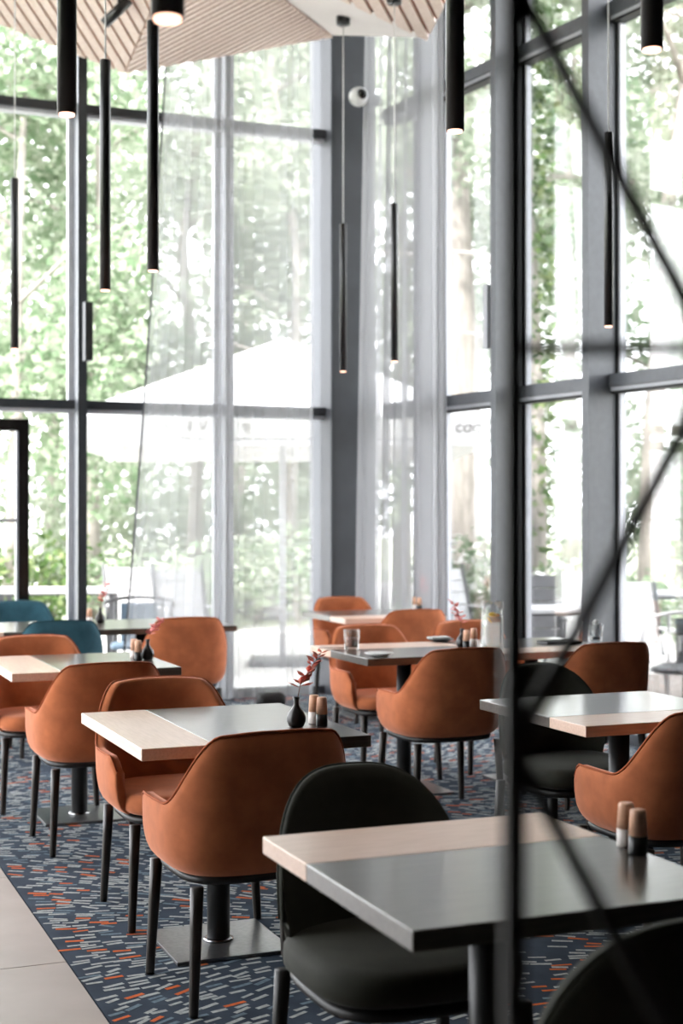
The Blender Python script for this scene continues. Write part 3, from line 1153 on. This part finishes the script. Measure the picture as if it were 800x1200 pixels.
def sprig(loc, m, label, lean=(0.03, 0.0), h=0.16, seed=1, nleaf=22):
    r = random.Random(seed)
    t = empty('dried_sprig', (loc[0], loc[1], ZT + .05))
    tag(t, label, 'dried flowers', 'dried sprigs in bud vases')
    path = [(0, 0, .02), (lean[0] * .15, lean[1] * .15, .05 + h * .25), (lean[0] * .5, lean[1] * .5, .05 + h * .6), (lean[0], lean[1], .05 + h)]
    MB().tube(path, [.0016, .0014, .0012, .0008], 6).build('stem', 'stem_brown', t, True)
    for i in range(nleaf):
        s = 0.30 + 0.70 * (i + r.random() * .5) / nleaf
        k = s * 3
        a, b = path[min(2, int(k))], path[min(3, int(k) + 1)]
        q = k - min(2, int(k))
        c = Vector(a).lerp(Vector(b), q)
        an = r.uniform(0, 2 * pi)
        d = Vector((cos(an), sin(an), r.uniform(.2, .9))).normalized()
        L = (.028 + .030 * r.random()) * (1.15 - .45 * s)
        w = d.cross(Vector((0, 0, 1))).normalized() * L * .30
        up = d.cross(w).normalized() * .002
        tip = c + d * L
        mid = c + d * L * .55
        MB().add([c, mid + w + up, tip, mid - w + up, mid - up * 2], [(0, 1, 4), (1, 2, 4), (2, 3, 4), (3, 0, 4), (0, 3, 2, 1)]).build('leaf', m, t)
    return t


def shaker(loc, low, label, h=0.098):
    t = empty('shaker', (loc[0], loc[1], ZT))
    tag(t, label, 'shaker', 'salt and pepper shakers')
    MB().lathe([(.0185, 0), (.020, .002), (.0195, h * .42)], 22).build('base', low, t, True)
    MB().lathe([(.0195, h * .421), (.0165, h * .93), (.0155, h * .985), (.012, h)], 22).build('wooden_cap', 'shaker_wood', t, True)
    return t


def tumbler(loc, label, r=.042, h=.095):
    t = empty('glass_tumbler', (loc[0], loc[1], ZT))
    tag(t, label, 'glass')
    MB().lathe([(r * .80, 0), (r * .86, .003), (r, h), (r * .94, h), (r * .80, .012), (.004, .011)], 26).build('glass_body', 'table_glass', t, True)
    return t


# middle table
L1 = on(347, 852)
vase(L1, 'black bud vase on the middle table beside two shakers')
sprig(L1, 'leaf_red', 'red dried sprig leaning right in the vase on the middle table', (0.085, 0.03), 0.15, 3, 34)
shaker(on(368, 848), 'shaker_white', 'white-based wooden shaker beside the black vase on the middle table')
shaker(on(377, 851), 'shaker_black', 'black-based wooden shaker in front of the white-based one on the middle table')
# left edge table
L2 = on(173, 773)
vase(L2, 'black bud vase on the left edge table')
sprig(L2, 'leaf_pink', 'pink dried sprig leaning right over the left edge table', (0.07, 0.0), 0.10, 5, 24)
shaker(on(157, 772), 'shaker_white', 'white-based wooden shaker on the left edge table')
shaker(on(162, 774), 'shaker_black', 'black-based wooden shaker on the left edge table')
# long far left table
L3 = on(117.5, 730)
vase(L3, 'black bud vase on the long far left table')
sprig(L3, 'leaf_pink', 'pink dried sprig in the vase on the long far left table', (0.06, 0.0), 0.17, 6, 24)
shaker(on(105, 730.5), 'shaker_white', 'white-based shaker left of the vase on the long far left table')
# far corner table
L4 = on(497, 714.5)
vase(L4, 'black bud vase on the far corner table')
sprig(L4, 'leaf_pink', 'upright pink dried sprig on the far corner table', (-.01, 0.0), 0.14, 7, 24)
shaker(on(486, 715), 'shaker_white', 'white-based shaker on the far corner table')
shaker(on(491, 715.8), 'shaker_black', 'black-based shaker on the far corner table')
# pair of tables with the jug
L5 = on(541, 758.5)
vase(L5, 'black bud vase left of the glass jug')
sprig(L5, 'leaf_pink', 'pink dried sprig leaning left beside the glass jug', (-.05, 0.0), 0.15, 8, 24)
shaker(on(546.5, 760), 'shaker_black', 'black-based shaker right of the vase by the glass jug')
shaker(on(555, 757.5), 'shaker_white', 'white-based shaker just left of the glass jug')
g = tumbler(on(412, 761), 'clear glass tumbler with a red candle inside', .045, .105)
MB().lathe([(.030, .013), (.032, .05), (.030, .062), (.012, .06)], 20).build('candle', 'candle', g, True)
MB().lathe([(.036, .0125), (.037, .0128)], 20).build('dark_liquid', 'shaker_black', g)
j = empty('glass_jug', (*on(577, 763), ZT))
tag(j, 'tall clear glass jug of water with citrus slices beside the lattice post', 'jug')
MB().lathe([(.052, 0), (.060, .004), (.064, .05), (.062, .15), (.056, .215), (.062, .262), (.059, .262), (.052, .215), (.058, .15), (.060, .05), (.055, .012), (.004, .010)], 30).build('glass_body', 'table_glass', j, True)
MB().tube([(.056, 0, .225), (.088, 0, .235), (.108, 0, .20), (.108, 0, .12), (.090, 0, .075), (.060, 0, .065)], .007, 10).build('handle', 'table_glass', j, True)
MB().lathe([(.054, .0125), (.0585, .05), (.0565, .15), (.0535, .185), (.004, .1855)], 28).build('water', 'water', j, True)
for k, (ax, ay, az, mm) in enumerate(((.02, -.03, .175, 'orange_slice'), (-.015, -.035, .165, 'lemon'), (.0, -.03, .19, 'lemon'), (-.02, .0, .03, 'lemon'))):
    s = MB().lathe([(.022, -.003), (.024, 0), (.022, .003)], 18).build('citrus_slice', mm, j, True, loc=(ax, ay, az))
    s.rotation_euler = (radians(70 - 20 * k), radians(15 * k), k)


def plate(loc, r, m, label):
    t = MB().lathe([(r * .55, 0), (r * .6, .003), (r, .014), (r * .985, .0165), (r * .6, .007), (.004, .006)], 32).build('plate', m, None, True)
    t.location = (loc[0], loc[1], ZT)
    tag(t, label, 'plate')
    return t


plate(on(444, 768.5), .075, 'china', 'small white saucer on the table front beside the glass tumbler')
pl = plate(on(516, 752), .075, 'slate_plate', 'dark small plate at the back of the tumbler table under a folded napkin')
nk = MB().box((0, 0, .0055), (.12, .07, .010)).build('napkin', 'napkin', None, bevel=.003)
nk.location = (pl.location.x - .01, pl.location.y + .01, ZT + .0165)
nk.rotation_euler[2] = .4
tag(nk, 'folded pale napkin lying on the dark small plate', 'napkin')
for (px, py, a, lb) in ((392, 760, .2, 'steel fork lying left of the glass tumbler'), (399, 762, .5, 'steel knife lying just left of the glass tumbler')):
    cx, cy = on(px, py)
    kf = empty('fork' if 'fork' in lb else 'knife', (cx, cy, ZT), a)
    tag(kf, lb, 'cutlery')
    MB().box((-.045, 0, .003), (.09, .008, .004)).build('grip', 'cutlery', kf, bevel=.001)
    if 'fork' in lb:
        MB().box((.020, 0, .003), (.04, .020, .003)).build('head', 'cutlery', kf, bevel=.001)
        for k in (-1, 0, 1):
            MB().box((.055, k * .008, .003), (.03, .003, .003)).build('tine', 'cutlery', kf)
    else:
        MB().box((.045, .002, .003), (.09, .014, .002)).build('blade', 'cutlery', kf, bevel=.001)
g = tumbler(on(697, 752), 'glass tumbler holding crumpled pale napkins on the right table of the pair', .045, .10)
r_ = random.Random(2)
for k in range(4):
    pr = [(0.004, -.018)] + [(.018 * sin(pi * q / 6) * (1 + .3 * r_.random()), -.018 * cos(pi * q / 6)) for q in range(1, 6)] + [(.004, .02)]
    MB().lathe(pr, 9).build('paper_napkin', 'napkin', g, loc=(r_.uniform(-.015, .015), r_.uniform(-.015, .015), .035 + .024 * k))
MB().lathe([(.034, .0125), (.035, .028), (.004, .029)], 18).build('dark_fill', 'shaker_black', g, True)
tr = empty('serving_tray', (*on(655, 754), ZT), ANG)
tag(tr, 'thin dark tray lying on the right table of the pair', 'tray')
MB().box((0, 0, .004), (.22, .12, .007)).build('tray_base', 'slate_plate', tr, bevel=.002)
for c, s in (((0, .058, .011), (.22, .005, .008)), ((0, -.058, .011), (.22, .005, .008)), ((.108, 0, .011), (.005, .111, .008)), ((-.108, 0, .011), (.005, .111, .008))):
    MB().box(c, s).build('tray_edge', 'slate_plate', tr)
# nearest table
shaker(on(733, 992), 'shaker_white', 'white-based wooden shaker on the nearest table', .094)
shaker(on(747, 1001), 'shaker_black', 'black-based wooden shaker on the nearest table', .094)

# ------------------------------------------------------------------ outside: ground
gr = MB().add([(-90, -40, -.12), (90, -40, -.12), (90, 110, -.12), (-90, 110, -.12)], [(0, 1, 2, 3)]).build('ground', 'lawn')
tag(gr, 'grass and ground beyond the terrace', kind='structure')
tp = MB().add([(-16, 9, -.112), (16, 2, -.112), (16, 21, -.112), (-16, 21, -.112)], [(0, 1, 2, 3)]).build('terrace', 'paving')
tag(tp, 'pale paved terrace outside the windows', kind='structure')
pth = MB().add([(-40, 26, -.11), (40, 24, -.11), (40, 34, -.11), (-40, 36, -.11)], [(0, 1, 2, 3)]).build('path', 'paving')
tag(pth, 'pale path behind the garden shrubs', kind='structure')
ZG = -.11


# ------------------------------------------------------------------ outside: trees and shrubs
def leaf_cloud(mb, blobs, n, size, r):
    """blobs: (x,y,z,rx,rz)"""
    wts = [b[3] * b[3] * b[4] for b in blobs]
    for i in range(n):
        b = r.choices(blobs, wts)[0]
        while True:
            p = Vector((r.uniform(-1, 1), r.uniform(-1, 1), r.uniform(-1, 1)))
            if .25 < p.length < 1:
                break
        c = Vector((b[0] + p.x * b[3], b[1] + p.y * b[3], b[2] + p.z * b[4]))
        d = Vector((r.gauss(0, 1), r.gauss(0, 1), r.gauss(-.3, .7))).normalized()
        w = d.cross(Vector((r.gauss(0, 1), r.gauss(0, 1), r.gauss(0, 1)))).normalized()
        L = size * r.uniform(.6, 1.3)
        mb.add([c, c + d * L * .5 + w * L * .30, c + d * L, c + d * L * .5 - w * L * .30], [(0, 1, 2, 3)])


def tree(px, y, h, crown_r, low, leafm, n, size, label, seed, trunk_r=.16, ivy=False, lean=0.0, group='trees beyond the terrace'):
    r = random.Random(seed)
    x = (px - 400) / 1700 * y
    t = empty('tree', (x, y, ZG))
    tag(t, label, 'tree', group)
    H_ = h
    path = [(0, 0, 0), (lean * .3 + r.uniform(-.1, .1), 0, H_ * .25), (lean * .7 + r.uniform(-.2, .2), r.uniform(-.2, .2), H_ * .5), (lean + r.uniform(-.3, .3), 0, H_ * .8)]
    MB().tube(path, [trunk_r * 1.25, trunk_r, trunk_r * .75, trunk_r * .3], 12).build('trunk', 'bark', t, True)
    for k in range(5):
        s = .35 + .10 * k
        kk = s * 3 / .8 * .8
        i = min(2, int(s / .8 * 3))
        q = s / .8 * 3 - i
        a = Vector(path[i]).lerp(Vector(path[i + 1]), q)
        an = r.uniform(0, 2 * pi)
        L = crown_r * r.uniform(.6, .95)
        b = a + Vector((cos(an) * L, sin(an) * L, L * .45))
        MB().tube([a, a.lerp(b, .5) + Vector((0, 0, .15)), b], [trunk_r * .4, trunk_r * .25, trunk_r * .08], 7).build('branch', 'bark', t, True)
    blobs = []
    for k in range(11):
        an = r.uniform(0, 2 * pi)
        rr = crown_r * sqrt(r.random()) * .75
        zz = low + (h - low) * r.random()
        blobs.append((cos(an) * rr + lean * .7, sin(an) * rr, zz, crown_r * r.uniform(.35, .6), crown_r * r.uniform(.28, .45)))
    mb = MB()
    leaf_cloud(mb, blobs, n, size, r)
    fo = mb.build('foliage', leafm, t)
    fo['kind'] = 'stuff'
    if ivy:
        mb = MB()
        leaf_cloud(mb, [(path[0][0], 0, z * .55, trunk_r * 2.4, .45) for z in range(0, int(h / .6))], 2600, .11, r)
        fo = mb.build('ivy', 'leaves_deep', t)
        fo['kind'] = 'stuff'
    return t


TREES = [
    (12, 19.5, 10.5, 2.2, 1.9, 'leaves_fresh', 7020, .17, 'leafy green tree above the black glass door', .09, False),
    (112, 21.5, 11, 2.2, 2.2, 'leaves_fresh', 7020, .18, 'leafy green tree between the door and the slanting curtain edge', .09, False),
    (225, 24, 12, 2.6, 2.0, 'leaves_pale', 8500, .20, 'pale green tree behind the wide sheer curtain', .11, False),
    (335, 22.5, 11, 2.2, 2.4, 'leaves_pale', 7820, .19, 'pale green tree behind the narrow sheer curtain', .10, False),
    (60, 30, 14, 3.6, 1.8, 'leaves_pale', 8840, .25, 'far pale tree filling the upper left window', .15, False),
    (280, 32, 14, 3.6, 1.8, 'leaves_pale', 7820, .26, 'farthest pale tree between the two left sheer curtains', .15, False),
    (-110, 23, 12, 2.8, 2.0, 'leaves_fresh', 3510, .24, 'leafy tree outside beyond the left picture edge', .12, False),
    (470, 26, 12, 2.6, 2.0, 'leaves_pale', 6120, .22, 'pale green tree behind the gathered corner curtain', .14, False),
    (548, 19, 11, 1.7, 3.2, 'leaves_pale', 4420, .17, 'tree with a thick bare trunk right of the gathered curtain', .25, False),
    (624, 16.5, 10, 1.2, 4.2, 'leaves_fresh', 2700, .15, 'dark ivy covered tree right of the lattice post', .14, True),
    (668, 23, 12, 2.4, 1.8, 'leaves_pale', 7820, .19, 'pale leafy tree in the window between two right columns', .12, False),
    (758, 18, 11, 2.0, 3.0, 'leaves_pale', 6120, .16, 'tree with a leaning branch at the right edge window', .13, False),
    (800, 26, 12, 2.6, 1.8, 'leaves_fresh', 4860, .22, 'far green tree at the right picture edge', .12, False),
    (960, 18, 11, 2.6, 2.2, 'leaves_fresh', 3240, .22, 'leafy tree outside beyond the right picture edge', .14, False),
]
for i, (px, y, h, cr, low, lm, n_, sz, lb, tr_, iv) in enumerate(TREES):
    tree(px, y, h, cr, low, lm, n_, sz, lb, 20 + i, tr_, iv, lean=(.6 if 'leaning' in lb else 0.0))


def shrub(px, y, r0, h, leafm, n, size, label, seed, flowers=False):
    r = random.Random(seed)
    x = (px - 400) / 1700 * y
    t = empty('shrub', (x, y, ZG))
    tag(t, label, 'shrub', 'shrubs beyond the terrace')
    blobs = [(r.uniform(-.6, .6) * r0, r.uniform(-.4, .4) * r0, h * r.uniform(.3, .7), r0 * .6, h * .36) for _ in range(6)]
    mb = MB()
    leaf_cloud(mb, blobs, n, size, r)
    fo = mb.build('foliage', leafm, t)
    fo['kind'] = 'stuff'
    for k in range(4):
        MB().tube([(0, 0, 0), (r.uniform(-.3, .3) * r0, r.uniform(-.2, .2) * r0, h * .6)], [.02, .008], 6).build('stem', 'bark', t, True)
    if flowers:
        mb = MB()
        leaf_cloud(mb, [(b[0], b[1] - .1, b[2] + .1, b[3], b[4]) for b in blobs], 160, .12, r)
        fl = mb.build('blossoms', 'flower_white', t)
        fl['kind'] = 'stuff'


SHR = [(10, 19.5, 1.2, 1.5, 'leaves_deep', 900, .14, 'dark green shrub seen through the black glass door', False),
       (62, 20.5, 1.1, 1.25, 'leaves_fresh', 900, .13, 'low green shrub right of the black glass door', False),
       (195, 20, 1.2, 1.2, 'leaves_fresh', 900, .13, 'green shrub behind the slatted garden chairs', False),
       (300, 21, 1.3, 1.3, 'leaves_pale', 900, .13, 'pale shrub behind the narrow sheer curtain', False),
       (350, 20, 0.9, 1.6, 'leaves_fresh', 700, .13, 'tall green shrub next to the corner column', False),
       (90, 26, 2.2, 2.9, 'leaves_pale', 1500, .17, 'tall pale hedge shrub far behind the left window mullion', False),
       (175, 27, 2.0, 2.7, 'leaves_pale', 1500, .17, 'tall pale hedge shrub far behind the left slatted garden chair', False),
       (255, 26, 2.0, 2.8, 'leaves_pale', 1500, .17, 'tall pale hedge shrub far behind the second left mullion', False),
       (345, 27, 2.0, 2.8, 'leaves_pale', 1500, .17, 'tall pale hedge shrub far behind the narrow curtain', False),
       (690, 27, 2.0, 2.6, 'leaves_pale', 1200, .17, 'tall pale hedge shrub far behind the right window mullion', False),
       (545, 16.5, 0.7, 1.55, 'leaves_fresh', 900, .11, 'white flowering shrub right of the gathered curtain', True),
       (622, 15.5, 0.5, 1.1, 'leaves_fresh', 700, .10, 'white flowering shrub at the foot of the ivy tree', True),
       (735, 17, 0.8, 1.1, 'leaves_fresh', 800, .11, 'green shrub right of the right window mullion', False),
       (790, 18.5, 1.0, 1.0, 'leaves_pale', 800, .11, 'pale low shrub at the right picture edge', False)]
for i, (px, y, r0, h, lm, n_, sz, lb, fl) in enumerate(SHR):
    shrub(px, y, r0, h, lm, n_, sz, lb, 60 + i, fl)

# low planter walls
for (px, y, w, h, lb) in ((330, 22.3, 2.6, .42, 'low dark planter wall behind the narrow sheer curtain'), (205, 22.8, 2.0, .42, 'low dark planter wall behind the slatted garden chairs')):
    pw = empty('planter', ((px - 400) / 1700 * y, y, ZG))
    tag(pw, lb, 'planter')
    for k in range(3):
        MB().box((0, 0, (k + .5) * h / 3), (w, .45 - .02 * k, h / 3 - .01)).build('board', 'planter_grey', pw, bevel=.006)
    MB().box((0, 0, h + .012), (w + .06, .5, .03)).build('coping', 'planter_grey', pw)


# ------------------------------------------------------------------ outside: furniture
def at_ground(px, y):
    return ((px - 400) / 1700 * y, y, ZG)


def slat_chair(px, y, rz, m, label, k=1.0):
    t = empty('garden_chair', at_ground(px, y), rz)
    tag(t, label, 'garden chair', 'slatted garden chairs')
    rec = radians(22)
    for i in range(5):
        z = .45 + .125 * i
        yy = -.24 - (z - .42) * math.tan(rec)
        MB().box((0, 0, 0), (.50, .022, .126)).build('back_slat', m, t, loc=(0, yy, z), bevel=.003).rotation_euler[0] = rec
    for i in range(4):
        MB().box((0, -.17 + .115 * i, .40), (.50, .105, .022)).build('seat_slat', m, t, bevel=.003)
    for s in (-1, 1):
        MB().tube([(s * .265, .24, .0), (s * .265, .25, .62)], .015, 8).build('leg', 'deck_dark', t, True)
        MB().tube([(s * .265, -.10, .0), (s * .265, -.21, .38), (s * .265, -.47, 1.06)], .017, 8).build('back_frame', 'deck_dark', t, True)
        MB().box((s * .265, -.02, .63), (.05, .58, .022)).build('armrest', m, t, bevel=.003)
        MB().tube([(s * .265, -.22, .385), (s * .265, .24, .385)], .012, 8).build('seat_rail', 'deck_dark', t, True)
    return t


slat_chair(160, 15.3, radians(200), 'deck_grey', 'grey slatted garden chair, the left one behind the wide sheer curtain')
slat_chair(222, 14.9, radians(202), 'deck_grey', 'grey slatted garden chair, the right one behind the wide sheer curtain')
slat_chair(541, 15.0, radians(205), 'deck_grey', 'grey slatted garden chair right of the gathered corner curtain')
slat_chair(752, 11.9, radians(188), 'deck_white', 'white slatted garden chair at the right edge window')
slat_chair(626, 13.4, radians(175), 'deck_dark', 'dark slatted garden chair just right of the lattice post')
slat_chair(662, 14.2, radians(150), 'deck_white', 'white slatted garden chair beside the dark one in the right window')


def hoop_chair(px, y, rz, hm, sm, label):
    t = empty('hoop_armchair', at_ground(px, y), rz)
    tag(t, label, 'garden chair')
    pts = []
    for i in range(25):
        a = radians(-115 + 230 * i / 24)
        pts.append((.30 * sin(a) * (1 - .0), -.27 * cos(a), .80 + .05 * cos(a)))
    pts = [(pts[0][0], .26, .62)] + pts + [(pts[-1][0], .26, .62)]
    MB().tube(pts, .016, 8).build('hoop_rail', hm, t, True)
    for s in (-1, 1):
        MB().tube([(s * .27, .26, .63), (s * .25, .25, 0)], .014, 8).build('leg', hm, t, True)
        MB().tube([(s * .20, -.20, .83), (s * .23, -.25, 0)], .014, 8).build('leg', hm, t, True)
    MB().lathe([(.9, .42), (1, .43), (1, .455), (.9, .465)], 28, sx=.245, sy=.235, power=4).build('seat', sm, t, True)
    MB().box((0, -.235, .63), (.32, .018, .34)).build('back_panel', sm, t, bevel=.006)
    return t


hoop_chair(163, 12.7, radians(188), 'hoop_black', 'sling_blue', 'black hoop garden armchair with blue-grey back behind the long far left table')
hoop_chair(805, 10.7, radians(150), 'hoop_pale', 'deck_dark', 'pale hoop garden armchair cut by the right picture edge')


def garden_table(px, y, su, sv, m, label, rz=0.1):
    t = empty('garden_table', at_ground(px, y), rz)
    tag(t, label, 'garden table')
    n = 5
    for i in range(n):
        MB().box((0, -sv / 2 + (i + .5) * sv / n, .83), (su, sv / n - .008, .03)).build('top_board', m, t, bevel=.003)
    for sx in (-1, 1):
        for sy in (-1, 1):
            MB().box((sx * (su / 2 - .09), sy * (sv / 2 - .08), .4075), (.055, .055, .813)).build('leg', 'deck_dark', t)
    MB().box((0, 0, .795), (su - .13, .05, .038)).build('apron', 'deck_dark', t)
    return t


garden_table(70, 14.6, 1.25, .8, 'deck_white', 'white-topped garden table behind the long far left table')
garden_table(648, 11.6, .8, .7, 'deck_grey', 'grey garden table right of the lattice post')
garden_table(775, 14.0, 1.3, .8, 'deck_grey', 'pale garden table behind the white slatted chair', 0.0)

# parasol
px_c = -0.63
par = empty('parasol', (px_c, 15.45, ZG), radians(1))
tag(par, 'large white square parasol with lettered valance on the terrace', 'parasol')
hw = 1.97
z_e, z_a = 2.51, 3.47
cano = MB()
apex = (0, 0, z_a)
cor = [(-hw, -hw, z_e), (hw, -hw, z_e), (hw, hw, z_e), (-hw, hw, z_e)]
for i in range(4):
    a, b = cor[i], cor[(i + 1) % 4]
    o = MB().add([a, b, apex, (a[0], a[1], a[2] - .012), (b[0], b[1], b[2] - .012), (0, 0, z_a - .012)],
                 [(0, 1, 2), (5, 4, 3), (0, 3, 4, 1), (1, 4, 5, 2), (2, 5, 3, 0)]).build('canopy_panel', 'parasol_canvas', par)
    mid = (Vector(a) + Vector(b)) / 2
    horiz = abs(a[0] - b[0]) > .1
    MB().box((mid.x * (1.0), mid.y * 1.0, z_e - .145), ((2 * hw, .012, .27) if horiz else (.012, 2 * hw - .03, .27))).build('valance', 'parasol_canvas', par)
    MB().tube([a, apex], .014, 6).build('rib', 'deck_grey', par, True).location = (0, 0, -.03)
MB().cyl((0, 0, .06), (0, 0, z_a - .03), .032, n=16).build('pole', 'deck_grey', par, True)
MB().box((0, 0, .03), (.7, .7, .06)).build('base', 'deck_dark', par, bevel=.01)
# printed panel with a scalloped end on the valance
pp = [(-1.15, z_e - .03), (-1.06, z_e - .05), (-1.0, z_e - .13), (-.92, z_e - .20), (-.80, z_e - .22), (1.35, z_e - .22), (1.35, z_e - .03)]
MB().add([(x, -hw - .0075, z) for x, z in pp], [tuple(range(len(pp)))]).build('printed_panel', 'parasol_print', par)
ln = MB()
for (xa, za), (xb, zb) in zip(pp[1:5] + [pp[4]], pp[2:6] + [pp[5]]):
    d = Vector((xb - xa, 0, zb - za)).normalized()
    nn = Vector((-d.z, 0, d.x)) * .004
    a, b = Vector((xa, -hw - .009, za)), Vector((xb, -hw - .009, zb))
    ln.add([a + nn, b + nn, b - nn, a - nn], [(0, 1, 2, 3)])
ln.build('printed_line', 'letter_grey', par)


def lettering(txt, x, z, size, shear=0.0):
    cu = bpy.data.curves.new('lettering', 'FONT')
    cu.body = txt
    cu.size = size
    cu.shear = shear
    cu.align_x = 'CENTER'
    cu.extrude = 0.001
    tmp = bpy.data.objects.new('tmp_text', cu)
    COL.objects.link(tmp)
    dg = bpy.context.evaluated_depsgraph_get()
    me = bpy.data.meshes.new_from_object(tmp.evaluated_get(dg))
    bpy.data.objects.remove(tmp)
    me.materials.clear()
    me.materials.append(MATS['letter_grey'])
    o = obj_from(me, 'lettering', par, (x, -hw - .0105, z))
    o.rotation_euler = (pi / 2, 0, 0)
    return o


lettering('F', -.80, z_e - .15, .14)
lettering('V', -.69, z_e - .15, .14)
lettering('B', -.58, z_e - .15, .14)
lettering('q', -.29, z_e - .14, .16)
lettering('coq', 1.77, z_e - .155, .165, 0.12)
